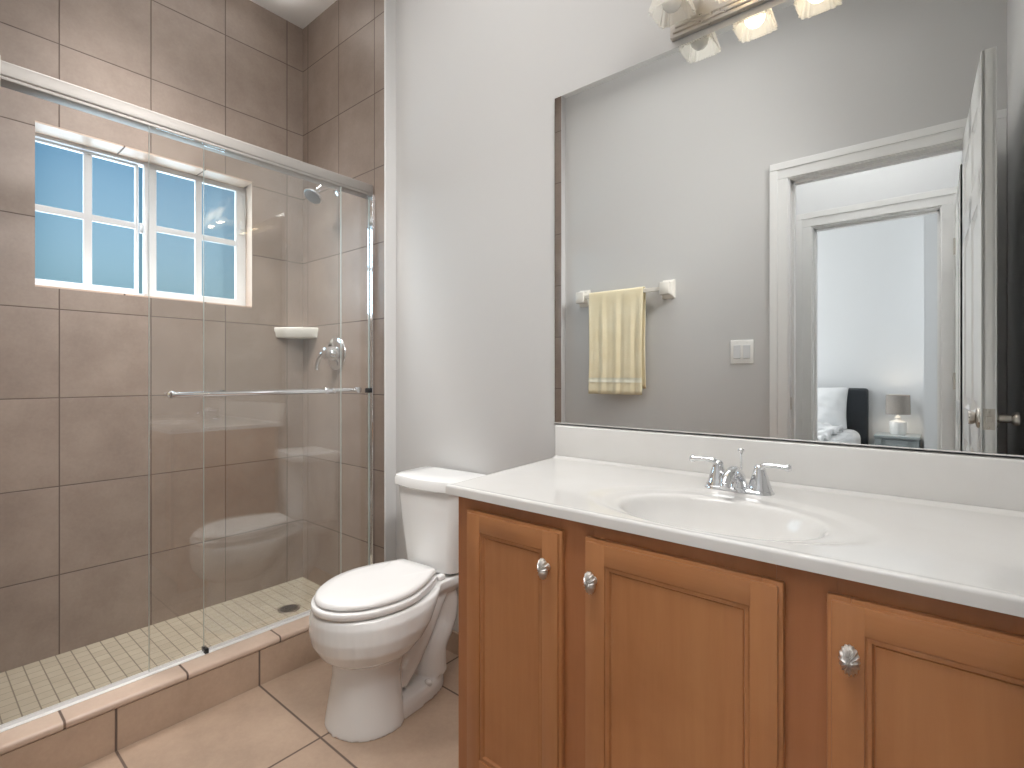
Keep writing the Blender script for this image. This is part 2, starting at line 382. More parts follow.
# doorway wall (camera stands in its opening)
DX0, DX1, DZ = -0.549, 0.118, 2.024
def door_wall(name, x0, x1, y0, y1, ox0, ox1, oz, mats, label):
    bm = bmesh.new()
    box(bm, x0, ox0, y0, y1, -0.06, ZC); box(bm, ox1, x1, y0, y1, -0.06, ZC); box(bm, ox0, ox1, y0, y1, oz, ZC)
    return struct(name, bm, mats, label, 'wall')
door_wall('wall_front', -1.842, XR + 0.12, YF - 0.10, YF, DX0 - 0.018, DX1 + 0.018, DZ + 0.018, M['wall'], 'white wall with towel bar, switch and doorway, seen in the mirror')
def frame(name, ox0, ox1, oz, y0, y1, cw, ct, label, face):
    """jamb lining and moulded casing round a doorway"""
    r = empty(name, ((ox0 + ox1) / 2, (y0 + y1) / 2, 0), label=label, cat='door frame', kind='structure')
    mx, my = (ox0 + ox1) / 2, (y0 + y1) / 2
    bm = bmesh.new()
    box(bm, ox0 - 0.018 - mx, ox0 - mx, y0 - my, y1 - my, 0, oz + 0.018); box(bm, ox1 - mx, ox1 + 0.018 - mx, y0 - my, y1 - my, 0, oz + 0.018)
    box(bm, ox0 - mx, ox1 - mx, y0 - my, y1 - my, oz, oz + 0.018)
    ys = (y0 + y1) / 2 - my
    for sx, d in ((ox0, 0.012), (ox1, -0.012)): box(bm, min(sx, sx + d) - mx, max(sx, sx + d) - mx, ys - 0.028, ys + 0.008, 0, oz)
    box(bm, ox0 - mx, ox1 - mx, ys - 0.028, ys + 0.008, oz - 0.012, oz)
    link('jamb', bm, M['trim'], r)
    for yy, s in ((y1, 1), (y0, -1)):
        bm = bmesh.new()
        # casing section: thick outer bead, stepping thinner to the opening
        for (a, b, t) in ((0.006, cw, 0.62), (cw * 0.60, cw, 0.95)):
            ya, yb_ = sorted((yy - my, yy - my + s * ct * t))
            bv = 0.0025
            box(bm, ox0 - b - mx, ox0 - a - mx, ya, yb_, 0, oz + a, bv); box(bm, ox1 + a - mx, ox1 + b - mx, ya, yb_, 0, oz + a, bv)
            box(bm, ox0 - b - mx, ox1 + b - mx, ya, yb_, oz + a, oz + b, bv)
        link('casing', bm, M['trim'], r)
    return r
fr1 = frame('trim_1', DX0, DX1, DZ, YF - 0.10, YF, 0.086, 0.013, 'white moulded frame of the near bathroom doorway', 1)
bm = bmesh.new(); box(bm, DX0 - 0.002 + 0.2155, DX0 + 0.0015 + 0.2155, 0.008, 0.036, 0.915, 0.975, 0.0008)
link('strike_plate', bm, M['nickel'], fr1)
# hall and bedroom beyond
HY = -0.92
E2X0, E2X1, E2Z = -0.607, 0.0085, 2.013
door_wall('wall_hall', -1.9, 1.0, HY - 0.11, HY, E2X0 - 0.018, E2X1 + 0.018, E2Z + 0.018, M['bed_wall'], 'white hall wall above the far doorway in the mirror')
frame('trim_2', E2X0, E2X1, E2Z, HY - 0.11, HY, 0.095, 0.014, 'white moulded frame of the far doorway to the bedroom', 1)
struct('wall_hall_left', B(-1.9, -1.78, HY - 0.02, YF - 0.08, -0.06, ZC), M['bed_wall'], 'white end wall of the hall on the far side', 'wall')
struct('wall_hall_right', B(0.88, 1.0, HY - 0.02, YF - 0.08, -0.06, ZC), M['bed_wall'], 'white end wall of the hall behind the door side', 'wall')
struct('wall_hall_front', B(XR + 0.1, 1.0, YF - 0.10, YF, -0.06, ZC), M['bed_wall'], 'white hall wall beside the bathroom doorway', 'wall')
struct('floor_hall', B(-2.8, 1.1, -2.95, YF - 0.10, -0.06, 0.0), M['carpet'], 'pale carpet of the hall and bedroom', 'floor')
struct('ceiling_hall', B(-2.8, 1.1, -2.95, YF - 0.10, ZC, ZC + 0.1), M['ceil'], 'white ceiling of the hall and bedroom', 'ceiling')
BYF = -2.83
struct('wall_bedroom_far', B(-2.8, 1.1, BYF - 0.12, BYF, -0.06, ZC), M['bed_wall'], 'white bedroom wall behind the headboard and lamp', 'wall')
struct('wall_bedroom_left', B(-2.8, -2.68, BYF, HY - 0.1, -0.06, ZC), M['bed_wall'], 'white bedroom side wall beside the bed', 'wall')
struct('wall_bedroom_right', B(-0.087, 1.1, BYF - 0.01, -2.50, -0.06, ZC), M['bed_wall'], 'white projecting bedroom wall right of the bedside lamp', 'wall')
struct('wall_bedroom_side', B(0.98, 1.1, -2.6, HY - 0.1, -0.06, ZC), M['bed_wall'], 'white bedroom side wall by the door', 'wall')
# tile skirting on the mirror wall behind the toilet
struct('baseboard_back', B(XC + 0.001, -0.885, YB - 0.011, YB, 0, 0.086, 0.003), M['tile_base'], 'brown tile skirting behind the toilet', 'baseboard')
# shower curb: tiled riser with a bullnose cap
bm = bmesh.new()
box(bm, -1.923, XC, YF, YE + 0.002, -0.05, 0.121)
struct('trim_3', bm, M['tile_curb'], 'brown tiled riser of the shower curb', 'curb')
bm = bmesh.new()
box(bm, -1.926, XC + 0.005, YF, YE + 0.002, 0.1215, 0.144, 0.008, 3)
struct('trim_4', bm, M['tile_lit'], 'bullnose cap tiles on top of the shower curb, light painted into their tone', 'curb cap', smooth=True, angle=40)

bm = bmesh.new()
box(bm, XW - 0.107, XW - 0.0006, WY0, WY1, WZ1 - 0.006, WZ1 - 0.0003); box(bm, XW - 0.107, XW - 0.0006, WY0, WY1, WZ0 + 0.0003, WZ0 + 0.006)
struct('trim_5', bm, M['tile_lit'], 'bullnose tiles lining the window recess, daylight painted into their tone', 'window lining')

# ------------------------------------------------------------------ window
XG = -2.617
win = empty('window_1', (XG, (WY0 + WY1) / 2, WZ0), label='white sliding window with eight frosted panes above the shower', cat='window', kind='structure')
def wl(bm, y0, y1, z0, z1, x0=-0.045, x1=0.0, bev=0.003):
    cy = (WY0 + WY1) / 2
    box(bm, x0, x1, y0 - cy, y1 - cy, z0 - WZ0, z1 - WZ0, bev)
f0, f1 = WY0 - 0.030, WY1 + 0.030
g0, g1 = WZ0 + 0.001, WZ1 - 0.001
bm = bmesh.new()
wl(bm, f0, f1, g0, g0 + 0.026); wl(bm, f0, f1, g1 - 0.018, g1)
wl(bm, f0, f0 + 0.022, g0 + 0.02, g1 - 0.016); wl(bm, f1 - 0.022, f1, g0 + 0.02, g1 - 0.016)
link('window_frame', bm, M['vinyl'], win)
def sash(y0, y1, xo, sl, sr, ma, mb):
    bm = bmesh.new(); z0, z1 = g0 + 0.022, g1 - 0.014; zb, zt = 1.449, 1.974
    wl(bm, y0, y1, z0, zb, xo - 0.022, xo); wl(bm, y0, y1, zt, z1, xo - 0.022, xo)
    wl(bm, y0, sl, zb - .004, zt + .004, xo - 0.022, xo); wl(bm, sr, y1, zb - .004, zt + .004, xo - 0.022, xo)
    wl(bm, sl - .004, sr + .004, 1.708, 1.734, xo - 0.018, xo - 0.003, 0.003)
    wl(bm, ma, mb, zb - .004, zt + .004, xo - 0.0182, xo - 0.0028, 0.003)
    so = link('sash', bm, M['vinyl'], win)
    bm = bmesh.new(); wl(bm, sl - .008, sr + .008, zb - .008, zt + .008, xo - 0.014, xo - 0.010, 0)
    link('pane', bm, M['pane'], so); return so
sash(f0 + 0.018, 0.667, -0.020, 0.322, 0.6545, 0.482, 0.510)
sash(0.680, f1 - 0.018, 0.0, 0.7265, 1.0545, 0.878, 0.9065)
bm = bmesh.new(); wl(bm, 0.679, 0.690, g0 + 0.024, g1 - 0.018, -0.002, 0.008, 0.002); link('pull_rail', bm, M['vinyl'], win)
bm = bmesh.new(); wl(bm, 0.668, 0.681, 1.69, 1.735, -0.022, -0.012, 0.002); wl(bm, 0.671, 0.678, 1.703, 1.72, -0.013, -0.004, 0.002)
link('latch', bm, M['vinyl'], win)
bm = bmesh.new(); cy_ = (WY0 + WY1) / 2
wl(bm, 1.072, 1.090, 1.79, 1.83, -0.002, 0.010, 0.002); wl(bm, 1.062, 1.094, 1.765, 1.778, -0.002, 0.008, 0.002)
tube(bm, [(0.006, 1.092 - cy_, 1.80 - WZ0), (0.008, 1.094 - cy_, 1.88 - WZ0), (0.006, 1.088 - cy_, 1.945 - WZ0), (0.003, 1.070 - cy_, 1.965 - WZ0)], 0.003, 8)
link('security_catch', bm, M['vinyl'], win)

# ------------------------------------------------------------------ shower enclosure
XD = -1.905
enc = empty('shower_enclosure', (XD, 0.72, 0.144), label='frameless bypass glass shower doors hung from a silver header rail', cat='shower door')
ez = 0.144
def el(bm, x0, x1, y0, y1, z0, z1, bev=0.0, **k): box(bm, x0 - XD, x1 - XD, y0 - 0.72, y1 - 0.72, z0 - ez, z1 - ez, bev, **k)
bm = bmesh.new()
el(bm, -1.958, -1.900, YFS, YE, 1.872, 1.914, 0.006, seg=3)
el(bm, -1.956, -1.903, YFS, YE, 1.864, 1.876, 0.002)
link('header_rail', bm, M['rail'], enc, smooth=True, angle=35)
bm = bmesh.new()
el(bm, -1.914, -1.888, YFS, YE, ez + 0.0002, ez + 0.0022, 0.0006)
for x in (-1.9135, -1.9025): el(bm, x - 0.001, x + 0.001, YFS, YE, ez + 0.002, ez + 0.008)
link('bottom_track', bm, M['channel'], enc)
for y0, y1 in ((YE - 0.014, YE), (YFS, YFS + 0.014)):
    bm = bmesh.new(); el(bm, -1.925, -1.888, y0, y1, ez + 0.003, 1.866, 0.002); link('wall_jamb', bm, M['chrome'], enc)
def panel(x, y0, y1, barx, by0, by1):
    bm = bmesh.new(); el(bm, x - 0.003, x + 0.003, y0, y1, ez + 0.012, 1.858)
    p = link('sliding_panel', bm, M['glass'], enc)
    bm = bmesh.new()
    for yy in (y0, y1): el(bm, x - 0.003, x + 0.003, yy - 0.0005, yy + 0.0005, ez + 0.012, 1.858)
    link('polished_edge', bm, M['glass_edge'], p)
    s = 1 if barx > x else -1
    bm = bmesh.new()
    tube(bm, [(barx - XD, by0 - 0.72, 1.018 - ez), (barx - XD, by1 - 0.72, 1.018 - ez)], 0.0085, 16, k=1)
    link('towel_bar', bm, M['chrome'], p, smooth=True, angle=50)
    for yy in (by0 + 0.012, by1 - 0.012):
        bm = bmesh.new()
        lathe(bm, [(0.013, 0), (0.013, 0.004), (0.008, 0.007), (0.007, abs(barx - x) - 0.003)], (x + s * 0.003 - XD, yy - 0.72, 1.018 - ez), (s, 0, 0), 18)
        lathe(bm, [(0.004, -0.006), (0.011, -0.003), (0.011, 0.004), (0.006, 0.007)], (barx - XD, yy - 0.72 + (0.008 if yy > (by0 + by1) / 2 else -0.008), 1.018 - ez), (0, 1 if yy > (by0 + by1) / 2 else -1, 0), 16)
        link('bar_bracket', bm, M['chrome'], p, smooth=True, angle=50)
    return p
panel(-1.893, 0.505, 1.173, -1.856, 0.554, 1.122)
p2 = panel(-1.912, 0.6665, 1.321, -1.950, 0.715, 1.287)
bm = bmesh.new(); el(bm, -1.921, -1.903, YE - 0.030, YE - 0.014, 1.005, 1.025, 0.002); link('bumper', bm, M['dark'], enc)
bm = bmesh.new(); el(bm, -1.920, -1.886, 0.662, 0.674, ez + 0.0024, ez + 0.018, 0.002); link('panel_guide', bm, M['dark'], enc)

# ------------------------------------------------------------------ shower fittings
sh = empty('showerhead', (-2.185, YE, 1.955), label='small chrome shower head on a bent arm from the tiled wall', cat='shower head')
bm = bmesh.new(); lathe(bm, [(0.028, 0), (0.028, 0.003), (0.018, 0.010), (0.011, 0.013)], (0, 0, 0), (0, -1, 0), 24); link('flange', bm, M['chrome'], sh, smooth=True, angle=40)
bm = bmesh.new(); tube(bm, [(0, 0, 0), (0, -0.04, 0.006), (0, -0.075, 0.002), (0, -0.1, -0.022)], 0.0085, 12); link('arm', bm, M['chrome'], sh, smooth=True)
ax = Vector((0.1, -0.55, -0.8)).normalized(); hc = Vector((0, -0.098, -0.020))
bm = bmesh.new(); lathe(bm, [(0.010, 0), (0.013, 0.008), (0.012, 0.016), (0.020, 0.026), (0.040, 0.044), (0.044, 0.052), (0.042, 0.056)], hc, ax, 28); h = link('head', bm, M['chrome'], sh, smooth=True, angle=50)
bm = bmesh.new(); lathe(bm, [(0.037, 0.0555), (0.037, 0.058), (0.030, 0.059)], hc, ax, 28)
q_ = Vector((0, 0, 1)).rotation_difference(ax)
for rr, k in ((0.010, 6), (0.020, 10), (0.029, 14)):
    for i in range(k):
        a = 2 * math.pi * i / k; lathe(bm, [(0.0018, 0), (0.001, 0.002)], hc + q_ @ Vector((rr * math.cos(a), rr * math.sin(a), 0.0588)), ax, 6)
link('spray_face', bm, M['slate'], h)
va = empty('shower_valve', (-2.195, YE, 1.184), label='round chrome shower valve plate with lever on the tiled wall', cat='shower valve')
bm = bmesh.new(); lathe(bm, [(0.080, 0), (0.080, 0.003), (0.076, 0.007), (0.055, 0.010), (0.035, 0.012), (0.030, 0.014)], (0, 0, 0), (0, -1, 0), 40); link('escutcheon', bm, M['chrome'], va, smooth=True, angle=50)
bm = bmesh.new(); lathe(bm, [(0.036, 0.010), (0.035, 0.030), (0.028, 0.040), (0.026, 0.058), (0.027, 0.066), (0.019, 0.072)], (0, 0, 0), (0, -1, 0), 28)
tube(bm, [(0, -0.052, 0), (-0.018, -0.066, -0.008), (-0.040, -0.072, -0.040), (-0.048, -0.072, -0.076)], [0.016, 0.014, 0.010, 0.0105], 12)
link('lever_handle', bm, M['chrome'], va, smooth=True, angle=50)
sf = bmesh.new()
L1, L2 = 0.148, 0.150
pts = [(0, 0), (L2, 0)]
for i in range(1, 8):
    t = i / 8; pts.append((L2 * (1 - t) + 0.014 * math.sin(math.pi * t), -L1 * t - 0.014 * math.sin(math.pi * t)))
pts.append((0, -L1))
def shelf_ring(k, z): return [(p[0] * k, p[1] * k, z) for p in pts]
loft(sf, [shelf_ring(0.90, -0.022), shelf_ring(0.94, -0.018), shelf_ring(0.96, 0.002), shelf_ring(1.0, 0.012), shelf_ring(1.0, 0.026), shelf_ring(0.97, 0.029), shelf_ring(0.93, 0.026), shelf_ring(0.88, 0.018)])
so = link('corner_shelf', sf, M['ceramic'], smooth=True, angle=45); so.location = (XW, YE, 1.288)
tag(so, 'white ceramic soap shelf in the back corner of the shower', 'soap shelf')
dr = empty('shower_drain', (-2.212, 1.114, 0.0452), label='round dark drain grate in the cream mosaic shower floor', cat='drain')
bm = bmesh.new(); lathe(bm, [(0.046, 0), (0.046, 0.002), (0.043, 0.0035), (0.036, 0.003), (0.036, 0.0012)], n=32); link('rim', bm, M['nickel'], dr, smooth=True, angle=40)
bm = bmesh.new(); lathe(bm, [(0.036, 0.0005), (0.036, 0.0015)], n=32)
for rr, k in ((0.012, 5), (0.026, 10)):
    for i in range(k):
        a = 2 * math.pi * i / k
        box(bm, -0.0045, 0.0045, -0.003, 0.003, 0.001, 0.0032, 0.0008, mtx=Matrix.Translation((rr * math.cos(a), rr * math.sin(a), 0)) @ Matrix.Rotation(a, 4, 'Z'))
link('grate', bm, M['drain'], dr)

# ------------------------------------------------------------------ toilet
tl = empty('toilet', (-1.430, YB, 0.0), R(4), 'white two-piece toilet between the shower and the vanity', 'toilet')
def egg(a, vf, vb, vm, z, n=48, nb=2.4, hb=None):
    pts = []
    for i in range(n):
        t = 2 * math.pi * i / n
        s, c = math.sin(t), math.cos(t)
        if c >= 0: x = a * s; v = vm + (vf - vm) * c
        else:
            x = a * math.copysign(abs(s) ** (2 / nb), s); v = vm - (vm - vb) * abs(c) ** (2 / nb)
            if hb is not None:
                k = (vm - v) / (vm - vb); x *= 1 - (1 - hb / a) * k ** 1.6
        pts.append((x, -v, z))
    return pts
tmp = bmesh.new()
# bowl
loft(tmp, [egg(.112, .548, .34, .42, .205), egg(.149, .580, .32, .42, .228), egg(.176, .603, .29, .41, .265), egg(.185, .610, .25, .40, .30), egg(.180, .610, .20, .40, .345), egg(.166, .606, .17, .40, .368)])
# pedestal front
loft(tmp, [egg(.133, .563, .35, .43, .0), egg(.130, .560, .35, .43, .02), egg(.117, .549, .35, .43, .09), egg(.107, .541, .35, .43, .15), egg(.108, .542, .32, .43, .20), egg(.112, .545, .30, .43, .232)])
# foot running back to the wall side
loft(tmp, [egg(.118, .52, .140, .36, .0, nb=3), egg(.116, .52, .142, .36, .030, nb=3), egg(.108, .50, .150, .36, .048, nb=3), egg(.080, .46, .17, .36, .058, nb=3)])
# deck under the tank
loft(tmp, [[(x * sc, -(0.14 + (v - 0.14) * sc), z) for x, v in ((-.105, .03), (.105, .03), (.118, .12), (.110, .25), (-.110, .25), (-.118, .12))] for sc, z in ((.80, .315), (1, .345), (1, .372))])
# trapway at both sides
for s in (-1, 1):
    tube(tmp, [(0.034 * s, -0.15, .33), (0.040 * s, -0.125, .27), (0.040 * s, -0.135, .20), (0.045 * s, -0.19, .13), (0.045 * s, -0.20, .05)], [.055, .052, .050, .052, .060], 16)
    tube(tmp, [(0.060 * s, -0.17, .335), (0.062 * s, -0.235, .245), (0.058 * s, -0.305, .150), (0.045 * s, -0.36, .09)], [.036, .038, .040, .045], 16)
box(tmp, -.022, .022, -.36, -.14, .02, .30)
me = bpy.data.meshes.new('porcelain_raw'); bmesh.ops.recalc_face_normals(tmp, faces=tmp.faces); tmp.to_mesh(me); tmp.free()
raw = bpy.data.objects.new('porcelain_raw', me); COL.objects.link(raw)
rm = raw.modifiers.new('r', 'REMESH'); rm.mode = 'VOXEL'; rm.voxel_size = 0.0045
sm = raw.modifiers.new('s', 'SMOOTH'); sm.factor = 0.5; sm.iterations = 5
dg = bpy.context.evaluated_depsgraph_get(); dg.update()
me2 = bpy.data.meshes.new_from_object(raw.evaluated_get(dg)); me2.name = 'bowl'
bpy.data.objects.remove(raw)
me2.materials.clear(); me2.materials.append(M['porcelain'])
for p in me2.polygons: p.use_smooth = True
bowl = bpy.data.objects.new('bowl', me2); COL.objects.link(bowl); bowl.parent = tl
# seat ring and lid
VB, VM, VF = .205, .40, .610
def ring_o(a, vf, vb, z, hb, n=22):
    """seat outline: half ellipse in front, sides tapering to a straight hinge edge with small corners"""
    half = []
    for i in range(n + 1):
        t = math.pi / 2 * i / n; half.append((a * math.sin(t), VM + (vf - VM) * math.cos(t)))
    hb *= 0.92
    for i in range(1, n + 1):
        k = i / n; v = VM - (VM - vb - .018) * k; half.append((a - (a - hb) * k ** 1.7, v))
    for i in range(1, 7):
        t = math.pi / 2 * i / 6; half.append((hb - .018 * (1 - math.cos(t)), vb + .018 * (1 - math.sin(t))))
    for i in range(1, 5): half.append(((hb - .018) * (1 - i / 4), vb))
    return [(x, -v, z) for x, v in half] + [(-x, -v, z) for x, v in half[-2:0:-1]]
bm = bmesh.new()
loft(bm, [ring_o(.157, VF - .004, VB + .004, .3725, .110), ring_o(.161, VF, VB, .377, .103), ring_o(.161, VF, VB, .390, .103), ring_o(.158, VF - .003, VB + .003, .3935, .110)])
link('seat', bm, M['seat'], tl, smooth=True, angle=60)
bm = bmesh.new()
loft(bm, [ring_o(.147, VF - .015, VB + .004, .3975, .095), ring_o(.151, VF - .010, VB, .401, .097), ring_o(.150, VF - .011, VB, .409, .097), ring_o(.142, VF - .020, VB + .008, .4155, .094), ring_o(.114, VF - .06, VB + .05, .4195, .09), ring_o(.066, VF - .14, VB + .13, .4205, .05)])
link('lid', bm, M['seat'], tl, smooth=True, angle=60)
for s in (-1, 1):
    bm = bmesh.new(); box(bm, s * .088 - .013, s * .088 + .013, -.207, -.178, .371, .389, .006, 3); link('hinge', bm, M['seat'], tl, smooth=True, angle=40)
    bm = bmesh.new(); lathe(bm, [(.013, 0), (.013, .008), (.009, .013), (.003, .015)], (s * .095, -.26, .045), (s * .3, 0, .95), 20); link('bolt_cap', bm, M['porcelain'], tl, smooth=True, angle=60)
# tank
def tank_ring(hw, vf, z, vb=.018, r=.045, bow=.014, n=8):
    hw -= .011
    pts = []
    for i in range(n + 1):
        t = math.pi / 2 * i / n; pts.append((hw - r + r * math.sin(t), -(vf - r + r * math.cos(t)) , z))
    pts.append((hw + .004, -.06, z)); pts.append((hw, -vb, z)); pts.append((-hw, -vb, z)); pts.append((-hw - .004, -.06, z))
    for i in range(n + 1):
        t = math.pi / 2 * (1 - i / n); pts.append((-(hw - r + r * math.sin(t)), -(vf - r + r * math.cos(t)), z))
    for i in range(1, 8):
        u = -1 + 2 * i / 8; pts.append(((hw - r) * u, -(vf + bow * (1 - u * u)), z))
    return pts
bm = bmesh.new()
loft(bm, [tank_ring(.122, .165, .378), tank_ring(.133, .176, .386), tank_ring(.141, .180, .45), tank_ring(.155, .186, .56), tank_ring(.163, .190, .64), tank_ring(.165, .190, .673)])
link('tank', bm, M['porcelain'], tl, smooth=True, angle=40)
bm = bmesh.new()
loft(bm, [tank_ring(.170, .198, .6735), tank_ring(.174, .203, .678), tank_ring(.174, .203, .702), tank_ring(.170, .199, .711), tank_ring(.160, .19, .715), tank_ring(.10, .12, .716)])
link('tank_lid', bm, M['porcelain'], tl, smooth=True, angle=40)

# ------------------------------------------------------------------ vanity cabinet
CX0, CX1, YFACE, ZT = -0.896, 0.2035, 0.874, 0.7935
vc = empty('vanity_cabinet', ((CX0 + CX1) / 2, YB - 0.25, 0), label='honey maple vanity cabinet with three visible doors', cat='cabinet')
vx, vy = (CX0 + CX1) / 2, YB - 0.25
def vb(bm, x0, x1, y0, y1, z0, z1, bev=0.0, **k): return box(bm, x0 - vx, x1 - vx, y0 - vy, y1 - vy, z0, z1, bev, **k)
bm = bmesh.new()
vb(bm, CX0, CX0 + 0.016, YFACE + 0.018, YB - 0.002, 0, ZT); vb(bm, CX1 - 0.016, CX1, YFACE + 0.018, YB - 0.002, 0, ZT)
vb(bm, CX0 + 0.016, CX1 - 0.016, YFACE + 0.02, YB - 0.002, 0.125, 0.141); vb(bm, CX0 + 0.016, CX1 - 0.016, YB - 0.010, YB - 0.002, 0.141, ZT)
link('carcass', bm, M['wood_v'], vc)
bm = bmesh.new(); vb(bm, CX0 + 0.016, CX1 - 0.016, YFACE + 0.06, YFACE + 0.072, 0, 0.125); link('toe_kick', bm, M['wood_h'], vc)
doors = ((-0.856, -0.586), (-0.531, -0.181), (-0.124, 0.146))
DZ0, DZ1 = 0.150, 0.765
bm = bmesh.new()
stiles = (CX0, doors[0][0] + 0.012), (doors[0][1] - 0.012, doors[1][0] + 0.012), (doors[1][1] - 0.012, doors[2][0] + 0.012), (doors[2][1] - 0.012, CX1)
for a, b in stiles: vb(bm, a, b, YFACE, YFACE + 0.018, 0.125, ZT, 0.0008)
for i in range(3):
    a, b = stiles[i][1], stiles[i + 1][0]
    vb(bm, a, b, YFACE, YFACE + 0.018, ZT - 0.042, ZT, mat=1); vb(bm, a, b, YFACE, YFACE + 0.018, 0.125, 0.165, mat=1)
link('face_frame', bm, [M['wood_f'], M['wood_f']], vc)
def cab_door(x0, x1, knob_x):
    y1 = YFACE - 0.0005; y0 = y1 - 0.018; fw = 0.046
    bm = bmesh.new()
    # stiles and rails with an eased outer edge
    o = 0.0065
    for a in ((x0, x0 + .03, DZ0, DZ1), (x1 - .03, x1, DZ0, DZ1)): vb(bm, a[0], a[1], y0 + .006, y1, a[2], a[3], 0.002)
    for a in ((DZ0, DZ0 + .03), (DZ1 - .03, DZ1)): vb(bm, x0 + .0296, x1 - .0296, y0 + .006, y1, a[0], a[1], 0.002, mat=1)
    vb(bm, x0 + o, x0 + fw, y0, y1 - .001, DZ0 + o, DZ1 - o, 0.0012); vb(bm, x1 - fw, x1 - o, y0, y1 - .001, DZ0 + o, DZ1 - o, 0.0012)
    vb(bm, x0 + fw - .0006, x1 - fw + .0006, y0, y1 - .001, DZ1 - fw, DZ1 - o, 0.0012, mat=1); vb(bm, x0 + fw - .0006, x1 - fw + .0006, y0, y1 - .001, DZ0 + o, DZ0 + fw, 0.0012, mat=1)
    # sticking bead inside the frame, sloping in to the flat panel
    ix0, ix1, iz0, iz1 = x0 + fw, x1 - fw, DZ0 + fw, DZ1 - fw
    def rect(i, y): return [(ix0 + i - vx, y - vy, iz0 + i), (ix1 - i - vx, y - vy, iz0 + i), (ix1 - i - vx, y - vy, iz1 - i), (ix0 + i - vx, y - vy, iz1 - i)]
    loft(bm, [rect(-.002, y1 - .002), rect(-.002, y0 + .0035), rect(.0015, y0 + .0035), rect(.003, y0 + .0025), rect(.008, y0 + .003), rect(.010, y0 + .0075), rect(.0115, y0 + .0085), rect(.0125, y0 + .007)], cap0=False, cap1=True)
    d = link('door', bm, [M['wood_v'], M['wood_h']], vc, smooth=True, angle=30)
    # shell knob: fluted oval dome on a short stem
    kb = bmesh.new(); kz = 0.688
    c = Vector((knob_x - vx, y0 - vy, kz))
    lathe(kb, [(0.0075, 0), (0.0065, 0.003), (0.0048, 0.008), (0.006, 0.013)], c, (0, -1, 0), 16)
    rings = []; n = 64
    for rr, h in ((0.45, 0.0115), (0.85, 0.0125), (1.0, 0.015), (0.92, 0.0185), (0.70, 0.0225), (0.40, 0.025), (0.12, 0.0262)):
        ring = []
        for i in range(n):
            a = 2 * math.pi * i / n; fl = 1 + 0.07 * math.cos(16 * a) * (1 if 0.3 < rr else 0)
            ring.append(c + Vector((0.0122 * rr * fl * math.cos(a), -(h + 0.0016 * math.cos(16 * a) * (rr > 0.3)), 0.0212 * rr * fl * math.sin(a))))
        rings.append(ring)
    loft(kb, rings)
    k = link('knob', kb, M['knob'], d, smooth=True, angle=70)
cab_door(*doors[0], -0.617); cab_door(*doors[1], -0.507); cab_door(*doors[2], -0.094)

# ------------------------------------------------------------------ vanity top with moulded basin
ZK = 0.8141
vt = empty('countertop', (-0.34, 1.028, ZK), label='glossy white vanity top with a moulded oval basin', cat='countertop')
bm = bmesh.new()
SXC, SYC = -0.34, 1.028
TXR = XR - 0.0015
def left_x(y): return -0.918 - (y - 0.852) * 0.085
def top_z(x, y):
    dx, dy = x - SXC, y - SYC
    r1 = math.hypot(dx / 0.275, dy / (0.152 if dy < 0 else 0.20)); z = 0.0
    sm = lambda t: max(0, min(1, t)) ** 2 * (3 - 2 * max(0, min(1, t)))
    z -= 0.0045 * sm((1.0 - r1) / 0.16)
    r2 = math.hypot(dx / 0.188, dy / 0.132)
    if r2 < 1.08: z -= 0.012 * sm((1.08 - r2) / 0.18)
    if r2 < 1.0: z -= 0.105 * (1 - r2 ** 2.6)
    # raised cove at the backsplash
    z += 0.008 * sm((y - 1.340) / 0.045) ** 2
    # no-drip lip along the front edge
    z += 0.0016 * sm((0.872 - y) / 0.012)
    return z
NX, NY = 230, 118
Y0_, Y1_ = 0.856, YB - 0.0015
rows = []
for j in range(NY + 1):
    y = Y0_ + (Y1_ - Y0_) * j / NY; xl = left_x(y) + 0.004
    rows.append([bm.verts.new((xl + (TXR - xl) * i / NX - SXC, y - SYC, top_z(xl + (TXR - xl) * i / NX, y))) for i in range(NX + 1)])
for j in range(NY):
    for i in range(NX): bm.faces.new((rows[j][i], rows[j][i + 1], rows[j + 1][i + 1], rows[j + 1][i]))
# rounded edge falling to the underside
bd = [v for v in rows[0]] + [rows[j][NX] for j in range(1, NY + 1)] + [rows[NY][i] for i in range(NX - 1, -1, -1)] + [rows[j][0] for j in range(NY - 1, 0, -1)]
cen = Vector((-0.36 - SXC, 1.12 - SYC, 0)); prev = bd
def outw(v):
    x, y = v.co.x + SXC, v.co.y + SYC
    dx = -1 if abs(x - left_x(y) - 0.004) < 1e-4 else 0
    dy = -1 if abs(y - Y0_) < 1e-4 else 0
    return Vector((dx, dy, 0))
dirs = [outw(v) for v in bd]
for off, zz in ((0.002, -0.0008), (0.0035, -0.003), (0.004, -0.006), (0.004, -0.0202)):
    cur = [bm.verts.new((v.co.x + d.x * off, v.co.y + d.y * off, min(v.co.z, 0.0016 if d.y < 0 else v.co.z) + zz if zz > -0.02 else zz)) for v, d in zip(bd, dirs)]
    for i in range(len(bd)):
        j = (i + 1) % len(bd); bm.faces.new((prev[i], prev[j], cur[j], cur[i]))
    prev = cur
link('basin_top', bm, M['marble'], vt, smooth=True, angle=50)
bm = bmesh.new()
box(bm, left_x(YB) + 0.002 - SXC, TXR - SXC, YB - 0.021 - SYC, YB - 0.0015 - SYC, 0.004, 0.104, 0.005, 3)
link('backsplash', bm, M['marble'], vt, smooth=True, angle=40)
bm = bmesh.new(); lathe(bm, [(0.021, -0.117), (0.021, -0.1145), (0.016, -0.113), (0.013, -0.113), (0.013, -0.110), (0.004, -0.108)], (0, 0, 0), n=24); link('stopper', bm, M['chrome'], vt, smooth=True, angle=50)

